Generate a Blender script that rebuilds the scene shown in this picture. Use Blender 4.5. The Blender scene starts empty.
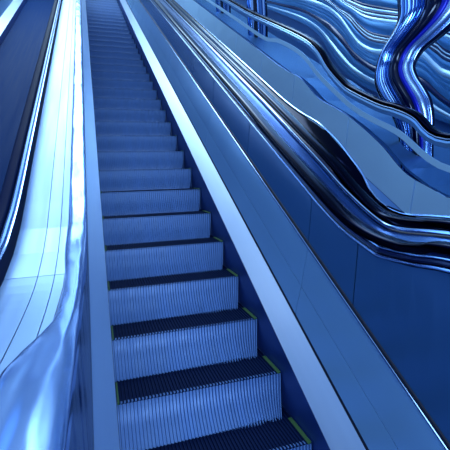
import bpy, math, random
from mathutils import Vector, Matrix
random.seed(4)
PI = math.pi
S = bpy.context.scene
COL = S.collection

# ------------------------------------------------------------------ camera
F_PX, YAW, PITCH, ROLL = 390.015, 0.3143592, -0.1341423, -0.0217597
CAM = Vector((-0.0326, -2.1035, 1.2582))
fw = Vector((math.sin(YAW)*math.cos(PITCH), math.cos(YAW)*math.cos(PITCH), math.sin(PITCH)))
r0 = Vector((math.cos(YAW), -math.sin(YAW), 0))
u0 = r0.cross(fw)
RT = math.cos(ROLL)*r0 + math.sin(ROLL)*u0
UP = -math.sin(ROLL)*r0 + math.cos(ROLL)*u0
cd = bpy.data.cameras.new('camera')
cam = bpy.data.objects.new('camera', cd)
COL.objects.link(cam)
m = Matrix((RT, UP, -fw)).transposed().to_4x4()
m.translation = CAM
cam.matrix_world = m
cd.sensor_width = 36
cd.lens = F_PX/450*36
cd.clip_start = 0.02
S.camera = cam

# ------------------------------------------------------------------ world, lights, exposure
S.view_settings.view_transform = 'Standard'
S.view_settings.look = 'None'
S.view_settings.gamma = 1
S.view_settings.exposure = 0.0
W = bpy.data.worlds.new('hall_sky')
S.world = W
W.use_nodes = True
nt = W.node_tree
nt.nodes.clear()
wo = nt.nodes.new('ShaderNodeOutputWorld')
bg = nt.nodes.new('ShaderNodeBackground')
tc = nt.nodes.new('ShaderNodeTexCoord')
sx = nt.nodes.new('ShaderNodeSeparateXYZ')
cr = nt.nodes.new('ShaderNodeValToRGB')
mr = nt.nodes.new('ShaderNodeMapRange')
mr.inputs['From Min'].default_value = -1
nt.links.new(tc.outputs['Generated'], sx.inputs[0])
nt.links.new(sx.outputs['Z'], mr.inputs['Value'])
nt.links.new(mr.outputs[0], cr.inputs[0])
e = cr.color_ramp.elements
e[0].position = 0.0; e[0].color = (0.003, 0.012, 0.06, 1)
e[1].position = 1.0; e[1].color = (0.19, 0.36, 0.68, 1)
a = e.new(0.5); a.color = (0.02, 0.07, 0.22, 1)
a = e.new(0.72); a.color = (0.27, 0.48, 0.82, 1)
nt.links.new(cr.outputs[0], bg.inputs[0])
bg.inputs[1].default_value = 1.0
nt.links.new(bg.outputs[0], wo.inputs[0])

def area(name, loc, target, sx_, sy_, power, color):
    l = bpy.data.lights.new(name, 'AREA')
    l.shape = 'RECTANGLE'; l.size = sx_; l.size_y = sy_
    l.energy = power; l.color = color
    o = bpy.data.objects.new(name, l)
    COL.objects.link(o)
    o.location = loc
    o.rotation_euler = (Vector(target)-Vector(loc)).to_track_quat('-Z', 'Y').to_euler()
    return o
area('skylight_upper', (0.5, 10.5, 16.3), (0.5, 5, 3.5), 12, 5, 1350, (0.60, 0.83, 1.0))
area('fill_overhead', (0.8, -2.6, 3.9), (0.5, 1.2, 0.3), 2.0, 2.0, 45, (0.42, 0.70, 1.0))  # added fill behind the camera, brightens the near risers
area('fill_lower_hall', (0.6, -7.5, 0.9), (0.6, 2.5, 1.2), 5.0, 1.6, 420, (0.40, 0.66, 1.0))  # added low frontal fill for the step risers, out of view
area('fill_left_wall', (-5.0, 12.0, 6.5), (-7.0, 12.0, 6.0), 12.0, 4.0, 700, (0.45, 0.70, 1.0))  # added light washing the unseen left wall for panel reflections
area('spot_deck', (-1.63, 1.78, 8.4), (-0.33, -0.32, 0.8), 0.35, 0.35, 9, (0.7, 0.85, 1.0))
area('spot_strip', (-3.42, 2.03, 6.76), (1.14, 0.24, 0.44), 0.3, 0.3, 7, (0.7, 0.85, 1.0))
area('fill_side_hall', (1.5, 8.5, 10.5), (4.4, 7.5, 5.5), 3.0, 8.0, 380, (0.5, 0.78, 1.0))  # added off-frame fill for the right wall and far panels

# ------------------------------------------------------------------ helpers
def ray(px, py):
    return (fw + RT*((px-225)/F_PX) + UP*((225-py)/F_PX))
def onx(px, py, X):
    r = ray(px, py)
    return CAM + r*((X-CAM.x)/r.x)
T30 = math.tan(math.radians(30)); C30 = math.cos(math.radians(30)); S30 = 0.5
def inc(y, n):                       # height at y of the line n above the step noses
    return y*T30 + n/C30

def mat(name, col, rough=0.3, metal=0.0, bump=None, noise=None, coat=0.0, spec=0.5, aniso=0):
    m = bpy.data.materials.new(name)
    m.use_nodes = True
    t = m.node_tree
    b = t.nodes['Principled BSDF']
    b.inputs['Base Color'].default_value = (*col, 1)
    b.inputs['Roughness'].default_value = rough
    b.inputs['Metallic'].default_value = metal
    b.inputs['Coat Weight'].default_value = coat
    b.inputs['Specular IOR Level'].default_value = spec
    c = t.nodes.new('ShaderNodeTexCoord')
    if noise:                        # (scale xyz, amount, roughness amount)
        mp = t.nodes.new('ShaderNodeMapping'); mp.inputs['Scale'].default_value = noise[0]
        nz = t.nodes.new('ShaderNodeTexNoise'); nz.inputs['Scale'].default_value = 1.0
        nz.inputs['Detail'].default_value = 4
        t.links.new(c.outputs['Object'], mp.inputs[0]); t.links.new(mp.outputs[0], nz.inputs[0])
        r = t.nodes.new('ShaderNodeMapRange')
        r.inputs['To Min'].default_value = max(0.01, rough-noise[2]); r.inputs['To Max'].default_value = rough+noise[2]
        r.inputs['From Min'].default_value = 0.3; r.inputs['From Max'].default_value = 0.7
        t.links.new(nz.outputs[0], r.inputs[0]); t.links.new(r.outputs[0], b.inputs['Roughness'])
        mx = t.nodes.new('ShaderNodeMix'); mx.data_type = 'RGBA'
        lo = [v*(1-noise[1]) for v in col]; hi = [min(1, v*(1+noise[1])) for v in col]
        mx.inputs['A'].default_value = (*lo, 1); mx.inputs['B'].default_value = (*hi, 1)
        t.links.new(nz.outputs[0], mx.inputs['Factor']); t.links.new(mx.outputs['Result'], b.inputs['Base Color'])
    if bump:                         # (scale xyz, distance, strength)
        mp = t.nodes.new('ShaderNodeMapping'); mp.inputs['Scale'].default_value = bump[0]
        nz = t.nodes.new('ShaderNodeTexNoise'); nz.inputs['Scale'].default_value = 1.0
        nz.inputs['Detail'].default_value = 1.5
        t.links.new(c.outputs['Object'], mp.inputs[0]); t.links.new(mp.outputs[0], nz.inputs[0])
        bp = t.nodes.new('ShaderNodeBump'); bp.inputs['Distance'].default_value = bump[1]
        bp.inputs['Strength'].default_value = bump[2]
        t.links.new(nz.outputs[0], bp.inputs['Height']); t.links.new(bp.outputs[0], b.inputs['Normal'])
    return m

M = {}
M['strip'] = mat('brushed_pale_steel', (0.56, 0.68, 0.88), 0.34, 0.85, noise=((30, 1.2, 1.2), 0.04, 0.03))
M['panel'] = mat('polished_blue_steel', (0.26, 0.50, 0.80), 0.22, 0.45, bump=((1.5, 1.5, 1.5), 0.02, 0.15), noise=((2, 2, 2), 0.05, 0.02))
M['darkpanel'] = mat('dark_blue_steel', (0.05, 0.155, 0.36), 0.2, 0.35, bump=((2, 2, 2), 0.02, 0.2))
M['matte'] = mat('navy_matte_rubber', (0.003, 0.009, 0.045), 0.5, 0.0, spec=0.02)
M['reflector_wall'] = mat('light_blue_reflector_wall', (0.30, 0.50, 0.80), 0.6)  # for the unseen wall added as a reflection source
M['glass_reflection'] = mat('white_blue_reflection', (0.62, 0.80, 0.95), 0.4, 0.2)  # colour of a reflection on the far glass
M['ledge'] = mat('deep_blue_ledge_metal', (0.18, 0.36, 0.60), 0.3, 0.6)
M['rippled'] = mat('rippled_navy_metal', (0.015, 0.05, 0.19), 0.25, 0.4, bump=((2, 6, 1.5), 0.04, 0.6))
M['palepanel'] = mat('pale_blue_panel_steel', (0.40, 0.64, 0.92), 0.3, 0.25, bump=((2, 1.2, 2.5), 0.03, 0.5))
M['deck'] = mat('white_blue_decking', (0.34, 0.50, 0.78), 0.40, 0.85, bump=((2, 1.5, 1.5), 0.01, 0.3), noise=((25, 1, 1), 0.06, 0.06))
M['trim'] = mat('bright_trim_metal', (0.55, 0.72, 1.0), 0.15, 1.0)
M['rubber'] = mat('black_handrail_rubber', (0.0015, 0.003, 0.014), 0.15, 1.0)
M['chromerail'] = mat('glossy_pale_handrail', (0.30, 0.46, 0.80), 0.2, 0.9, bump=((14, 3, 3), 0.03, 0.45))
M['blue_guide'] = mat('blue_guide_metal', (0.035, 0.10, 0.27), 0.2, 0.85, bump=((3, 2, 2), 0.02, 0.3))
M['navy'] = mat('navy_gloss', (0.004, 0.010, 0.06), 0.15, 0.2)
M['skirt'] = mat('dark_skirt_steel', (0.02, 0.06, 0.26), 0.35, 0.3)
M['tread'] = mat('dark_tread_metal', (0.003, 0.011, 0.05), 0.6, 0.0, spec=0.05)
M['riser'] = mat('ribbed_riser_aluminium', (0.095, 0.19, 0.43), 0.42, 0.15, noise=((14, 2, 2), 0.25, 0.08))
M['gap'] = mat('shadow_gap_black', (0.002, 0.004, 0.02), 0.6)
M['yellow'] = mat('safety_strip_green', (0.05, 0.12, 0.04), 0.6, spec=0.2)
M['ramp'] = mat('smooth_dark_belt', (0.005, 0.028, 0.11), 0.6, 0.5, spec=0.0, noise=((30, 0.8, 0.8), 0.25, 0.05))
M['floor'] = mat('dark_blue_floor', (0.015, 0.05, 0.18), 0.25, 0.0)
M['wall'] = mat('plain_blue_wall', (0.05, 0.15, 0.38), 0.3, 0.4)
M['refl_pale'] = mat('pale_reflected_metal', (0.42, 0.66, 0.90), 0.35, 0.5, bump=((1, 1, 1.5), 0.04, 0.3))  # bright reflections on the wall, put into the base colour
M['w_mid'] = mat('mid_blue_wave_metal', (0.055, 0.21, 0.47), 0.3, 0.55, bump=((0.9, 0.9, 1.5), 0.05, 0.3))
M['refl_navy'] = mat('navy_reflected_metal', (0.004, 0.014, 0.09), 0.2, 0.2)  # dark reflections on the wall, put into the base colour
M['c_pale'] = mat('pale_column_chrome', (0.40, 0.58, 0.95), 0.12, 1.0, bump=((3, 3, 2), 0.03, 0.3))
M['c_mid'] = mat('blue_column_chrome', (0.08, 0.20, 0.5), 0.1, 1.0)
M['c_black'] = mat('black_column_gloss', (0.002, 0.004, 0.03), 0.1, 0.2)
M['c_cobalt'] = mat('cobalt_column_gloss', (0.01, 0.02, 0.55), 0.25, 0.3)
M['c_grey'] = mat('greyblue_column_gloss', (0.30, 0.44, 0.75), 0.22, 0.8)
M['step_far'] = M['riser']
g = bpy.data.materials.new('clear_blue_glass')
g.use_nodes = True
t = g.node_tree; t.nodes.clear()
o_ = t.nodes.new('ShaderNodeOutputMaterial'); mx = t.nodes.new('ShaderNodeMixShader')
tr = t.nodes.new('ShaderNodeBsdfTransparent'); gl = t.nodes.new('ShaderNodeBsdfGlossy'); fr = t.nodes.new('ShaderNodeLayerWeight'); pw = t.nodes.new('ShaderNodeMath')
tr.inputs[0].default_value = (0.84, 0.92, 0.98, 1); gl.inputs['Roughness'].default_value = 0.03
gl.inputs[0].default_value = (0.7, 0.85, 1, 1); fr.inputs['Blend'].default_value = 0.5; pw.operation = 'POWER'; pw.inputs[1].default_value = 5.0; t.links.new(fr.outputs['Facing'], pw.inputs[0])
t.links.new(pw.outputs[0], mx.inputs[0]); t.links.new(tr.outputs[0], mx.inputs[1]); t.links.new(gl.outputs[0], mx.inputs[2])
t.links.new(mx.outputs[0], o_.inputs[0])
M['glass'] = g

def build(name, V, Fc, m, parent=None, smooth=False, edge=40):
    me = bpy.data.meshes.new(name)
    me.from_pydata([tuple(v) for v in V], [], Fc)
    me.materials.append(m)
    if smooth:
        me.shade_smooth()
        try: me.set_sharp_from_angle(angle=math.radians(edge))
        except Exception: pass
    me.update()
    o = bpy.data.objects.new(name, me)
    COL.objects.link(o)
    o.parent = parent
    return o
def thing(name, label, cat, loc=(0, 0, 0), group=None):
    o = bpy.data.objects.new(name, None)
    COL.objects.link(o)
    o['label'] = label; o['category'] = cat
    if group: o['group'] = group
    return o
def catmull(P, k=6):
    out = []
    n = len(P)
    for i in range(n-1):
        p0 = P[max(0, i-1)]; p1 = P[i]; p2 = P[i+1]; p3 = P[min(n-1, i+2)]
        for j in range(k):
            t = j/k
            out.append(tuple(0.5*((2*b)+(-a+c)*t+(2*a-5*b+4*c-d)*t*t+(-a+3*b-3*c+d)*t**3) for a, b, c, d in zip(p0, p1, p2, p3)))
    out.append(tuple(P[-1]))
    return out
def path_from(trace, X, ymax=1.9, far=17.0, near=-2.3, n=None):
    """(y, z) path of a rail: traced near the lower bend, straight up the incline after it."""
    P = []
    for q in trace:
        p = onx(*q, X)
        if p.y < ymax: P.append((p.y, p.z))
    P.sort()
    # smooth once
    y1, z1 = P[-1]
    nn = n if n is not None else (z1-y1*T30)*C30
    k = y1+0.6
    while k < far:
        P.append((k, inc(k, nn))); k += 1.2
    P.append((far, inc(far, nn)))
    y0, z0 = P[0]
    pre = []
    if near < y0-0.2:
        pre = [(near, z0+0.0), ((near+y0)/2, z0)]
    return catmull(pre+P)
def normals(path):
    N = []
    for i in range(len(path)):
        a = path[max(0, i-1)]; b = path[min(len(path)-1, i+1)]
        dy, dz = b[0]-a[0], b[1]-a[1]
        l = math.hypot(dy, dz) or 1
        N.append((-dz/l, dy/l))
    return N
def sweep(name, path, X, prof, m, parent, closed=True, smooth=True, y0=None, y1=None, widthf=None):
    """sweep profile [(dx, dn)] along a (y, z) path in the plane x = X"""
    pn = list(zip(path, normals(path)))
    if y0 is not None: pn = [q for q in pn if y0 <= q[0][0] <= y1]
    V = []; Fc = []
    k = len(prof)
    for (y, z), (ny, nz) in pn:
        s = widthf(y) if widthf else (1, 0)
        for dx, dn in prof:
            V.append((X+dx*s[0]+s[1], y+ny*dn, z+nz*dn))
    for i in range(len(pn)-1):
        for j in range(k if closed else k-1):
            a = i*k+j; b = i*k+(j+1) % k
            Fc.append((a, b, b+k, a+k))
    if closed:
        Fc.append(tuple(range(k-1, -1, -1)))
        Fc.append(tuple((len(pn)-1)*k+j for j in range(k)))
    return build(name, V, Fc, m, parent, smooth)
def circ(r, n=10, sx_=1.0, sy_=1.0, dx=0, dn=0):
    return [(dx+sx_*r*math.cos(2*PI*i/n), dn+sy_*r*math.sin(2*PI*i/n)) for i in range(n)]
def rail_prof(w=0.04, h=0.02):       # rounded C section of a handrail belt
    P = []
    for i in range(17):
        a = PI*i/16
        P.append((w*(abs(math.cos(a))**0.6)*(1 if math.cos(a) >= 0 else -1), h*(math.sin(a)**0.7)))
    P += [(-w, -h*0.9), (-w*0.8, -h*1.2), (w*0.8, -h*1.2), (w, -h*0.9)]
    return P
def straight(n, y0=-1.7, y1=17, k=24):
    return [(y0+(y1-y0)*i/k, inc(y0+(y1-y0)*i/k, n)) for i in range(k+1)]
def slab(name, p0, p1, y0, y1, m, parent, thick=0.012, side=1, f0=None, f1=None, k=10, smooth=True):
    """panel between line p0=(x, n) and p1=(x, n) from y0 to y1; f0/f1 give heights at y instead of the straight line"""
    V = []; Fc = []
    dx, dn = p1[0]-p0[0], p1[1]-p0[1]
    l = math.hypot(dx, dn)
    ox, on = -dn/l*thick*side, dx/l*thick*side
    for i in range(k+1):
        y = y0+(y1-y0)*i/k
        za = f0(y) if f0 else inc(y, p0[1])
        zb = f1(y) if f1 else inc(y, p1[1])
        V += [(p0[0], y, za), (p1[0], y, zb), (p1[0]-ox, y, zb-on), (p0[0]-ox, y, za-on)]
    for i in range(k):
        for j in range(4):
            a = 4*i+j; b = 4*i+(j+1) % 4
            Fc.append((a, b, b+4, a+4))
    Fc += [(3, 2, 1, 0), (4*k, 4*k+1, 4*k+2, 4*k+3)]
    return build(name, V, Fc, m, parent)
def interp(path):
    def f(y):
        for (a, za), (b, zb) in zip(path, path[1:]):
            if a <= y <= b: return za+(zb-za)*(y-a)/(b-a or 1)
        return path[0][1] if y < path[0][0] else path[-1][1]
    return f

# ------------------------------------------------------------------ traced rails
TRIM = [(450, 271), (415, 265), (400, 261.5), (380, 256), (370, 250.5), (342, 229), (320, 206), (300, 182), (250, 122)]
BELT1 = [(450, 248), (425, 247.5), (400, 245), (370, 233), (345, 215), (321, 190), (300, 167), (275, 138), (245, 102)]
GREY = [(450, 234), (400, 229), (378, 220), (345, 190), (318, 160), (290, 130), (262, 100)]
BELT2 = [(450, 224), (425, 223), (400, 220), (380, 213), (356, 190), (330, 158), (300, 128), (272, 100)]
WHITE = [(450, 217.5), (405, 214), (383, 204), (371, 191), (362, 173), (351, 158), (336, 139), (318, 123), (300, 112), (283, 99)]
BELT3 = [(450, 137), (416, 115), (397, 107), (380, 102), (353, 89), (343, 81), (330, 66), (318, 47), (300, 34), (260, 16), (229, 1)]
GLINE = [(450, 198), (434, 190), (415, 180), (400, 168), (380, 144), (352, 119), (335, 108), (318, 98), (300, 78)]
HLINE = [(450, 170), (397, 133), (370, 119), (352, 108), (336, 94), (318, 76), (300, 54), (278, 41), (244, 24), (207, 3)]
LRAIL = [(0, 262), (13, 222), (19, 207), (29, 153), (42, 90)]

trimP = path_from(TRIM, 1.26, near=-2.0)
belt1P = path_from(BELT1, 1.30, near=-2.0)
greyP = path_from(GREY, 1.53, near=-2.0)
belt2P = path_from(BELT2, 1.60, near=-2.0)
whiteP = path_from(WHITE, 1.70, near=-2.0)
belt3P = path_from(BELT3, 2.98, ymax=5.6, near=-1.6, n=1.08)
gP = path_from(GLINE, 2.92, ymax=3.4, near=-1.6, n=0.6)
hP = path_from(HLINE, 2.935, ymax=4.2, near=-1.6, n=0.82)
STEP_D, STEP_H = 0.37815, 0.21833

# ------------------------------------------------------------------ setting
def struct(o): o['kind'] = 'structure'; return o
struct(build('floor', [(-9, -7, -0.62), (9, -7, -0.62), (9, 22, -0.62), (-9, 22, -0.62), (-9, -7, -0.75), (9, -7, -0.75), (9, 22, -0.75), (-9, 22, -0.75)],
      [(0, 1, 2, 3), (7, 6, 5, 4), (0, 4, 5, 1), (1, 5, 6, 2), (2, 6, 7, 3), (3, 7, 4, 0)], M['floor']))

struct(build('reflector_wall_left', [(-7, -6, -0.62), (-7, 21, -0.62), (-7, 21, 9), (-7, -6, 9), (-7.2, -6, -0.62), (-7.2, 21, -0.62), (-7.2, 21, 9), (-7.2, -6, 9)],
      [(0, 3, 2, 1), (7, 4, 5, 6), (0, 1, 5, 4), (1, 2, 6, 5), (2, 3, 7, 6), (3, 0, 4, 7)], M['reflector_wall']))  # unseen wall added to give the metal panels something to reflect
# ------------------------------------------------------------------ step prototype
def step_meshes(x0, width, parent, ribs=50):
    """one step: ribbed tread, ribbed curved riser, green side strips; nose at the origin"""
    p = width/ribs
    xs = []
    for i in range(ribs):
        b = x0+i*p
        xs += [(b, 0), (b+p*0.42, 0), (b+p*0.54, 1), (b+p*0.88, 1)]
    xs.append((x0+width, 0))
    # riser
    rows = 10
    V = []; Fc = []
    for r in range(rows+1):
        t = r/rows
        for x, h in xs:
            V.append((x-0.06*t*t*((x-x0)/width)**8, 0.014-(0.02*t+0.12*t**2.4)-0.017*h, -0.004-t*(STEP_H+0.01)))
    k = len(xs)
    for r in range(rows):
        for j in range(k-1):
            a = r*k+j
            Fc.append((a, a+k, a+k+1, a+1))
    n0 = len(V)                      # back face so that the riser is a solid plate
    V += [(x0, 0.04, -0.010), (x0+width, 0.04, -0.010), (x0+width, 0.04, -0.004-STEP_H), (x0, 0.04, -0.004-STEP_H)]
    Fc.append((n0, n0+1, n0+2, n0+3))
    Fc += [(0, k-1, n0+1, n0), (rows*k, n0+3, n0+2, rows*k+k-1), tuple([r*k for r in range(rows, -1, -1)])+(n0, n0+3), tuple([r*k+k-1 for r in range(rows+1)])+(n0+2, n0+1)]
    riser = build('riser', V, Fc, M['riser'])
    # tread with cleats and toothed nose
    V = []; Fc = []
    for yy in (0, 1):
        for x, h in xs:
            V.append((x, (STEP_D+0.03) if yy else (-0.004 if h else 0.014), 0.0 if h else -0.009))
    for j in range(k-1):
        Fc.append((j, j+1, j+1+k, j+k))
    n0 = len(V)
    for x, h in xs:
        V.append((x, -0.002 if h else 0.012, -0.016))
    for j in range(k-1):
        Fc.append((n0+j, n0+j+1, j+1, j))
    tread = build('tread', V, Fc, M['tread'])
    out = [tread, riser]
    for xa, xb in ((x0+0.002, x0+0.012), (x0+width-0.026, x0+width-0.002)):
        V = []
        for z in (0.004, -0.006):
            V += [(xa, -0.003, z), (xb, -0.003, z), (xb, STEP_D-0.15, z), (xa, STEP_D-0.15, z)]
        out.append(build('side_strip', V, [(0, 1, 2, 3), (7, 6, 5, 4), (0, 4, 5, 1), (1, 5, 6, 2), (2, 6, 7, 3), (3, 7, 4, 0)], M['yellow']))
    return out
def step_flight(root, x0, width, i0, i1):
    protos = step_meshes(x0, width, None)
    for i in range(i0, i1):
        st = bpy.data.objects.new('step', None) if i > i0 else bpy.data.objects.new('step', None)
        COL.objects.link(st)
        st.parent = root
        st.location = (0, i*STEP_D, i*STEP_H)
        for pm in protos:
            o = pm if i == i0 else pm.copy()
            if i > i0: COL.objects.link(o)
            o.parent = st

# ------------------------------------------------------------------ middle escalator
mid = thing('escalator', 'middle escalator with ribbed blue steps climbing between pale metal side strips', 'escalator')
step_flight(mid, 0.0, 1.0, -3, 42)
for x, sd in ((1.006, 1), (-0.006, -1)):
    V = []
    pts = [(x, -0.42), (x, 0.15), (x+sd*0.02, 0.15), (x+sd*0.02, -0.42)]
    sweep('skirt_panel', straight(0.0, -2.0, 17, 4), 0, [(a, b) for a, b in pts], M['skirt'], mid, smooth=False)
# right side: pale strip, two lean panels, trim, belt
RJ = [-1.9, -0.39, 0.08, 1.125, 2.15, 3.2, 4.25, 5.3, 6.35, 7.4, 8.45, 9.5, 10.55, 11.6, 12.65, 13.7, 14.75, 15.8]
trimF = interp(trimP)
slab('side_strip_cover', (1.006, 0.152), (1.13, 0.25), -1.9, 17, M['strip'], mid, 0.02, 1, k=2)
slab('gap_line', (1.128, 0.238), (1.14, 0.262), -1.9, 17, M['gap'], mid, 0.01, 1, k=2)
bk = 0.006
for a, b in zip([-1.9, 0.07, 2.15, 4.25, 6.35, 8.45, 10.55, 12.65], [0.07, 2.15, 4.25, 6.35, 8.45, 10.55, 12.65, 17]):
    slab('lower_panel', (1.14, 0.262), (1.18, 0.4135), a+bk*0.6, b-bk*0.6, M['panel'], mid, 0.015, 1, k=3)
    slab('lower_panel', (1.181, 0.4175), (1.229, 0.630), a+bk*0.6, b-bk*0.6, M['panel'], mid, 0.015, 1, k=3)
sweep('seam_molding', straight(0, -1.9, 17, 4), 0, circ(0.006, 8, dx=1.229, dn=0.636), M['trim'], mid)
sweep('seam_molding', straight(0, -1.9, 17, 4), 0, circ(0.009, 8, dx=1.236, dn=0.652), M['gap'], mid)
for a, b in zip(RJ, RJ[1:]):
    slab('balustrade_panel', (1.237, 0.66), (1.262, 0.9), a+bk, b-bk, M['darkpanel'], mid, 0.015, 1, f1=lambda y: trimF(y)-0.012, k=12)
slab('backing_panel', (1.24, 0.20), (1.285, 0.87), -1.9, 17, M['gap'], mid, 0.01, 1, f1=lambda y: trimF(y)-0.03, k=60)
sweep('edge_trim', trimP, 1.262, circ(0.008, 8), M['trim'], mid)
sweep('edge_trim', trimP, 1.262, circ(0.012, 8, dx=0.008, dn=0.022), M['navy'], mid)
sweep('edge_trim', trimP, 1.262, circ(0.006, 8, dx=0.010, dn=0.040), M['trim'], mid)
sweep('rail_guide', belt1P, 1.30, [(-0.03, -0.045), (-0.026, -0.02), (0.03, -0.02), (0.05, -0.06), (0.0, -0.09)], M['blue_guide'], mid)
sweep('handrail', belt1P, 1.302, rail_prof(0.041, 0.022), M['rubber'], mid)
# blue trough between the two dark belts
pth = [(y, z) for y, z in belt1P]
tro = []
for i in range(13):
    t = i/12
    tro.append((1.335+0.18*t, -0.02-0.035*math.sin(PI*t)))
def blend(pa, pb, xa, xb, name, m, parent, sag, off=0.0, k=10, ys=None):
    fa, fb = interp(pa), interp(pb)
    ys = ys or [-1.9+0.08*i for i in range(50)]+[2.1+0.6*i for i in range(25)]
    V = []; Fc = []
    for y in ys:
        for j in range(k+1):
            t = j/k
            V.append((xa+(xb-xa)*t, y, fa(y)*(1-t)+fb(y)*t+off-sag*math.sin(PI*t)))
    for i in range(len(ys)-1):
        for j in range(k):
            a = i*(k+1)+j
            Fc.append((a, a+1, a+k+2, a+k+1))
    n0 = len(V)
    for y in ys: V += [(xa, y, fa(y)+off-sag-0.03), (xb, y, fb(y)+off-sag-0.03)]
    for i in range(len(ys)-1):
        a = n0+2*i; Fc.append((a, a+2, a+3, a+1))
        Fc.append((i*(k+1), (i+1)*(k+1), a+2, a))
        Fc.append(((i+1)*(k+1)-1, a+1, a+3, (i+2)*(k+1)-1))
    return build(name, V, Fc, m, parent, True)
blend(belt1P, greyP, 1.337, 1.525, 'trough_deck', M['blue_guide'], mid, 0.03, -0.02)
# left side of the middle escalator
slab('side_strip_cover', (-0.006, 0.152), (-0.115, 0.25), -1.9, 17, M['strip'], mid, 0.02, -1, k=2)
LB = [(-2.6, 0.925), (-2.2, 0.925), (-1.8, 0.925), (-1.4, 0.925), (-1.0, 0.925), (-0.7, 0.93), (-0.45, 0.955), (-0.25, 1.0), (0.0, 1.09)]
leftP = catmull(LB+[(0.6*i, inc(0.6*i, 0.945)) for i in range(1, 29)])
leftF = interp(leftP)
for a, b in zip([-1.9, -0.7, 0.4, 2.6, 4.8, 7.0, 9.2, 11.4], [-0.7, 0.4, 2.6, 4.8, 7.0, 9.2, 11.4, 17]):
    slab('inner_panel', (-0.117, 0.255), (-0.125, 0.9), a+bk, b-bk, M['rippled'], mid, 0.012, -1, f1=lambda y: leftF(y)-0.05, k=8)
def lw(y):                           # the belt broadens where it runs level towards the viewer
    def sm(a, b, v): v = max(0, min(1, (v-a)/(b-a))); return v*v*(3-2*v)
    w = 1.0-0.30*sm(-0.3, -1.0, y) if False else 1.0
    k = max(0, min(1, (-y-0.35)/0.6)); k = k*k*(3-2*k)
    j = max(0, min(1, (-y-1.15)/0.3)); j = j*j*(3-2*j)
    w = 1.0-0.34*k+0.78*j
    # inner edge stays at x = -0.088
    return (w, 0.042*(1-w))
sweep('handrail', leftP, -0.130, rail_prof(0.042, 0.022), M['chromerail'], mid, widthf=lw)
sweep('rail_slot', leftP, -0.128, [(-0.03, -0.026), (-0.03, -0.06), (0.028, -0.06), (0.028, -0.026)], M['navy'], mid)
# decking between the middle and the left escalator: four lengths of pale plate with dark seams
XS = [-0.183, -0.222, -0.318, -0.395]
LR = path_from(LRAIL, -0.475, ymax=3.2, near=-2.2, n=0.73)
def deckz(y):
    return interp_deck(y)
deckP = catmull([(-2.6, 0.80), (-1.8, 0.80), (-1.2, 0.80), (-0.8, 0.805), (-0.5, 0.83), (-0.25, 0.89), (0, 0.985)]+[(0.6*i, inc(0.6*i, 0.853)) for i in range(1, 29)])
deckF = interp(deckP)
def plate(x0, x1, y0, y1, k):
    return slab('decking_plate', (x0, 0.85), (x1, 0.85), y0, y1, M['deck'], mid, 0.012, 1, f0=deckF, f1=deckF, k=k)
XD = [-0.185, -0.2515, -0.335, -0.420]
for x0, x1 in ((-0.18, -0.2160), (-0.2190, -0.2790), (-0.2820, -0.402)):
    for y0, y1 in ((-2.2, -0.412), (-0.408, 5.0), (5.0, 17)):
        plate(x0, x1, y0, y1, 26)
slab('deck_backing', (-0.17, 0.8), (-0.40, 0.8), -2.2, 17, M['gap'], mid, 0.01, 1, f0=lambda y: deckF(y)-0.014, f1=lambda y: deckF(y)-0.014, k=60)

# ------------------------------------------------------------------ left escalator
lef = thing('escalator', 'left escalator showing a smooth dark blue belt beside broad white decking', 'escalator')
def shift(path, dz): return [(y, z+dz) for y, z in path]
leftRailP = catmull([(-2.6, 0.93), (-1.8, 0.93), (-1.0, 0.93), (-0.6, 0.935), (-0.35, 0.965), (-0.15, 1.04)]+[(0.1+0.6*i, inc(0.1+0.6*i, 0.955)) for i in range(0, 28)])
sweep('handrail', leftRailP, -0.468, rail_prof(0.027, 0.02), M['matte'], lef)
sweep('rail_guide', leftRailP, -0.425, circ(0.016, 10, 1, 0.8), M['blue_guide'], lef)
sweep('edge_trim', leftRailP, -0.405, circ(0.005, 8), M['trim'], lef)
slab('inner_panel', (-0.47, 0.25), (-0.47, 0.9), -1.9, 17, M['skirt'], lef, 0.015, 1, f1=lambda y: interp(leftRailP)(y)-0.03, k=80)
sweep('moving_belt', straight(0.0, -1.9, 17, 6), 0, [(-0.56, 0.0), (-1.545, 0.0), (-1.545, -0.05), (-0.56, -0.05)], M['ramp'], lef, smooth=False)
sweep('skirt_panel', straight(0.0, -1.9, 17, 6), 0, [(-1.55, -0.2), (-1.55, 0.13), (-1.57, 0.13), (-1.57, -0.2)], M['skirt'], lef, smooth=False)
slab('side_strip_cover', (-1.55, 0.132), (-1.70, 0.2), -1.9, 17, M['strip'], lef, 0.02, -1, k=2)
for a, b in zip([-1.9, 2.15, 6.2, 10.2], [2.15, 6.2, 10.2, 17]):
    slab('balustrade_panel', (-1.705, 0.205), (-1.80, 0.6), a+bk, b-bk, M['panel'], lef, 0.015, -1, k=2)
    slab('balustrade_panel', (-1.802, 0.61), (-1.85, 0.93), a+bk, b-bk, M['panel'], lef, 0.015, -1, k=2)
sweep('handrail', straight(0.95, -1.9, 17, 8), -1.87, rail_prof(0.04, 0.022), M['rubber'], lef)

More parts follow.
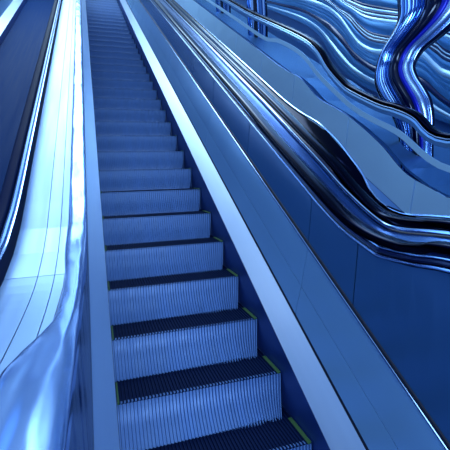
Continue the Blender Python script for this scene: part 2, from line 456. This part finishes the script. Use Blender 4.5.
# ------------------------------------------------------------------ right escalator
rig = thing('escalator', 'right escalator behind black curving handrails with glass far balustrade', 'escalator')
sweep('deck_molding', greyP, 1.53, circ(0.011, 8), M['trim'], rig)
blend(greyP, belt2P, 1.535, 1.58, 'rail_guide', M['navy'], rig, 0.005, -0.022)
sweep('handrail', belt2P, 1.602, rail_prof(0.042, 0.022), M['rubber'], rig)
blend(belt2P, whiteP, 1.63, 1.695, 'rail_guide', M['rubber'], rig, 0.01, -0.015)
sweep('edge_trim', whiteP, 1.70, circ(0.008, 8), M['trim'], rig)
slab('inner_panel', (1.76, 0.2), (1.705, 0.9), -1.9, 17, M['rubber'], rig, 0.012, -1, f1=lambda y: interp(whiteP)(y)-0.01, k=60)
step_flight(rig, 1.79, 0.80, -2, 42)
sweep('skirt_panel', straight(0.0, -1.9, 17, 4), 0, [(2.60, -0.4), (2.60, 0.03), (2.62, 0.03), (2.62, -0.4)], M['palepanel'], rig, smooth=False)
slab('side_strip_cover', (2.60, 0.032), (2.86, 0.2), -1.9, 17, M['wall'], rig, 0.02, 1, k=2)
gF = interp(gP); b3F = interp(belt3P)
J3 = [-1.6, 0.95, 2.03, 3.4, 4.6, 5.9, 7.3, 8.8, 10.5, 12.5, 17]
for a, b in zip(J3, J3[1:]):
    slab('lower_panel', (2.862, 0.205), (2.918, 0.6), a+bk, b-bk, M['palepanel'], rig, 0.015, 1, f1=gF, k=14)
    slab('glass_panel', (2.925, 0.6), (2.965, 0.95), a+bk, b-bk, M['glass'], rig, 0.012, 1, f0=gF, f1=lambda y: b3F(y)-0.03, k=14)
sweep('glass_channel', gP, 2.925, circ(0.006, 8), M['blue_guide'], rig)
sweep('reflection_band', hP, 2.955, [(-0.006, -0.028), (0.004, -0.028), (0.012, 0.028), (0.0, 0.028)], M['glass_reflection'], rig)  # pale reflection on the glass, modelled as a solid strip
sweep('rail_guide', belt3P, 2.975, [(-0.02, -0.025), (-0.03, -0.055), (-0.012, -0.10), (0.03, -0.10), (0.035, -0.025)], M['panel'], rig)
sweep('handrail', belt3P, 2.985, rail_prof(0.042, 0.03), M['rubber'], rig)
sweep('edge_trim', belt3P, 2.985, circ(0.006, 8, dx=-0.042, dn=-0.02), M['trim'], rig)
struct(slab('outer_deck_ledge', (3.04, 0.56), (3.9, 0.56), -1.6, 17, M['ledge'], None, 0.03, 1, f0=lambda y: gF(y)-0.03, f1=lambda y: gF(y)-0.03, k=60))  # outer deck of the right escalator, a ledge under the columns

# ------------------------------------------------------------------ wavy metal wall, its reflections built as coloured ribbons
A = [
 [(100, -130), (180, -45), (225, -12), (262, 6), (300, 22), (318, 34), (332, 56), (345, 73), (360, 84), (380, 94), (400, 101), (430, 116), (450, 124), (520, 150)],
 [(100, -150), (180, -60), (240, -10), (262, 0), (275, 3), (300, 9), (318, 18), (330, 25), (343, 38), (354, 53), (368, 64), (380, 69), (400, 73), (425, 82), (450, 104), (520, 150)],
 [(100, -170), (180, -80), (262, -12), (300, -3), (325, 5), (340, 16), (350, 30), (360, 43), (372, 50), (385, 51), (405, 50), (423, 52), (437, 66), (450, 73), (520, 95)],
 [(100, -190), (180, -100), (262, -30), (300, -12), (325, -2), (338, 8), (350, 15), (358, 24), (368, 33), (380, 37), (395, 39), (420, 38), (440, 46), (450, 54), (520, 80)],
 [(100, -200), (180, -110), (262, -45), (320, -15), (335, -8), (345, 1), (355, 6), (364, 10), (380, 13), (397, 15), (420, 18), (450, 30), (520, 50)],
 [(100, -220), (180, -130), (262, -65), (320, -32), (350, -18), (380, -10), (400, -5), (450, 5), (520, 20)],
 [(100, -320), (180, -250), (262, -180), (320, -150), (380, -130), (450, -120), (520, -110)]]
def ycurve(pts):
    P = catmull(pts, 8)
    return interp(P)
AC = [ycurve(p) for p in A]
def bnd(v, x):                       # v in 0..6 between the anchors
    i = min(5, int(v)); t = v-i
    return AC[i](x)*(1-t)+AC[i+1](x)*t
bands = [(0, .3, 'w_mid'), (.3, .5, 'refl_pale'), (.5, .8, 'w_mid'), (.8, 1.1, 'refl_navy'), (1.1, 1.4, 'w_mid'), (1.4, 1.62, 'w_mid'), (1.62, 1.78, 'w_mid'), (1.78, 2.12, 'refl_pale'), (2.12, 2.55, 'w_mid'),  # light and dark reflections in the wavy metal, set as ribbon colours
         (2.55, 2.72, 'refl_navy'), (2.72, 2.78, 'refl_pale'), (2.78, 2.93, 'refl_navy'), (2.93, 3.0, 'refl_pale'), (3.0, 3.13, 'refl_navy'), (3.13, 3.6, 'w_mid'), (3.6, 3.78, 'refl_pale'), (3.78, 3.86, 'refl_navy'),
         (3.86, 3.93, 'refl_pale'), (3.93, 4.06, 'refl_navy'), (4.06, 4.15, 'refl_pale'), (4.15, 4.3, 'refl_navy'), (4.3, 4.7, 'w_mid'), (4.7, 5, 'refl_navy'), (5, 5.3, 'w_mid'), (5.3, 5.6, 'refl_pale'), (5.6, 6, 'w_mid')]
WX = 4.45
wall = struct(build('wall_right', [(WX+0.12, -3, -0.62), (WX+0.12, 20, -0.62), (WX+0.12, 20, 16), (WX+0.12, -3, 16), (WX+0.25, -3, -0.62), (WX+0.25, 20, -0.62), (WX+0.25, 20, 16), (WX+0.25, -3, 16)],
      [(0, 1, 2, 3), (7, 6, 5, 4), (0, 4, 5, 1), (1, 5, 6, 2), (2, 6, 7, 3), (3, 7, 4, 0)], M['wall']))
xs_ = [186+4*i for i in range(80)]
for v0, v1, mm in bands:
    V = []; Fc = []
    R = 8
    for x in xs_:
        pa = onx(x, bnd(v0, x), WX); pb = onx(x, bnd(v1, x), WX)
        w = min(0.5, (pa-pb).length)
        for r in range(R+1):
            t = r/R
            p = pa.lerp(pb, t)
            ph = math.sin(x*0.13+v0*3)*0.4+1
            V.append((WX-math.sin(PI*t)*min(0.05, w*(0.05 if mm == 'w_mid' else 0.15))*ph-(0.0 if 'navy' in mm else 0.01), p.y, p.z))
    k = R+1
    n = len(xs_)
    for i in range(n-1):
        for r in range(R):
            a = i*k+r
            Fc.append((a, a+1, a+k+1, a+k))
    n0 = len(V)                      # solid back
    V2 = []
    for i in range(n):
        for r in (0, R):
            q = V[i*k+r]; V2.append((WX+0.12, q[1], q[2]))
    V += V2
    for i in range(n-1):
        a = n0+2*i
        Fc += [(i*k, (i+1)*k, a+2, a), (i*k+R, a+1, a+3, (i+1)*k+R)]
    build('reflection_ribbon', V, Fc, M[mm], wall, True, 60)

# ------------------------------------------------------------------ sculptural columns
FOOT = onx(417, 186, 3.42)
def column(label, edges, foot_px, foot_x, group, strands, ztop=None):
    ft = onx(*foot_px, foot_x)
    hd = Vector((ft.x-CAM.x, ft.y-CAM.y, 0)).normalized()     # horizontal sight line
    side = Vector((hd.y, -hd.x, 0))
    root = thing('fluted_sculpture', label, 'sculpture', group=group)
    def onp(px, py):
        r = ray(px, py)
        return CAM + r*((ft-CAM).dot(hd)/r.dot(hd))
    rows = []
    for (py, l, r) in edges:
        a = onp(l, py); b = onp(r, py)
        c = (a+b)/2
        rows.append((c.x, c.y, c.z, (b-a).length/2))
    rows = catmull(rows, 5)
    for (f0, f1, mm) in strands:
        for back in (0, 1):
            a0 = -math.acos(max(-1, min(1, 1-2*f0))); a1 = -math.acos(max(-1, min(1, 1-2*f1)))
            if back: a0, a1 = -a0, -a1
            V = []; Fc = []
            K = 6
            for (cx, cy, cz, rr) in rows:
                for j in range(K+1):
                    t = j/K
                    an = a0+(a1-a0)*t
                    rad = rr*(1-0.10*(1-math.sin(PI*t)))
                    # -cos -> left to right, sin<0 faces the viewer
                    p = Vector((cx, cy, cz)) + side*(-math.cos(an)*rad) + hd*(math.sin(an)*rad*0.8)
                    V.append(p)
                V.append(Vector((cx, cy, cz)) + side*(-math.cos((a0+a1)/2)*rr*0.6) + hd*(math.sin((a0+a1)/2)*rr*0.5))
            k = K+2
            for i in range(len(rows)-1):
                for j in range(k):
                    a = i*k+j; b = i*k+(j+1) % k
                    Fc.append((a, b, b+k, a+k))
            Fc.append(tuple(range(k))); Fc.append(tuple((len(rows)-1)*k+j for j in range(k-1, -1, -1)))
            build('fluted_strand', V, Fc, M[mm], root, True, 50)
    return root
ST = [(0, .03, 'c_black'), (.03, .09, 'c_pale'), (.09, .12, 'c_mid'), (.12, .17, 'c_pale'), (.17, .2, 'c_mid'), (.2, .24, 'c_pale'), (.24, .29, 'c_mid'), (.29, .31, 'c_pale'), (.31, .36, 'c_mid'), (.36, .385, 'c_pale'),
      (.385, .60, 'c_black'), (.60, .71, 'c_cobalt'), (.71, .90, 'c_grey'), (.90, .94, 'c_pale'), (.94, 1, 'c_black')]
ED = [(-60, 385, 440), (-35, 393, 462), (-15, 397, 474), (0, 398, 474), (14, 398, 470), (28, 393, 458), (42, 385, 440), (54, 379, 424), (68, 375.5, 416), (80, 374.5, 419), (92, 378, 427), (104, 385, 433), (118, 393, 435), (135, 398, 434.5), (155, 400, 434), (183, 401, 434)]
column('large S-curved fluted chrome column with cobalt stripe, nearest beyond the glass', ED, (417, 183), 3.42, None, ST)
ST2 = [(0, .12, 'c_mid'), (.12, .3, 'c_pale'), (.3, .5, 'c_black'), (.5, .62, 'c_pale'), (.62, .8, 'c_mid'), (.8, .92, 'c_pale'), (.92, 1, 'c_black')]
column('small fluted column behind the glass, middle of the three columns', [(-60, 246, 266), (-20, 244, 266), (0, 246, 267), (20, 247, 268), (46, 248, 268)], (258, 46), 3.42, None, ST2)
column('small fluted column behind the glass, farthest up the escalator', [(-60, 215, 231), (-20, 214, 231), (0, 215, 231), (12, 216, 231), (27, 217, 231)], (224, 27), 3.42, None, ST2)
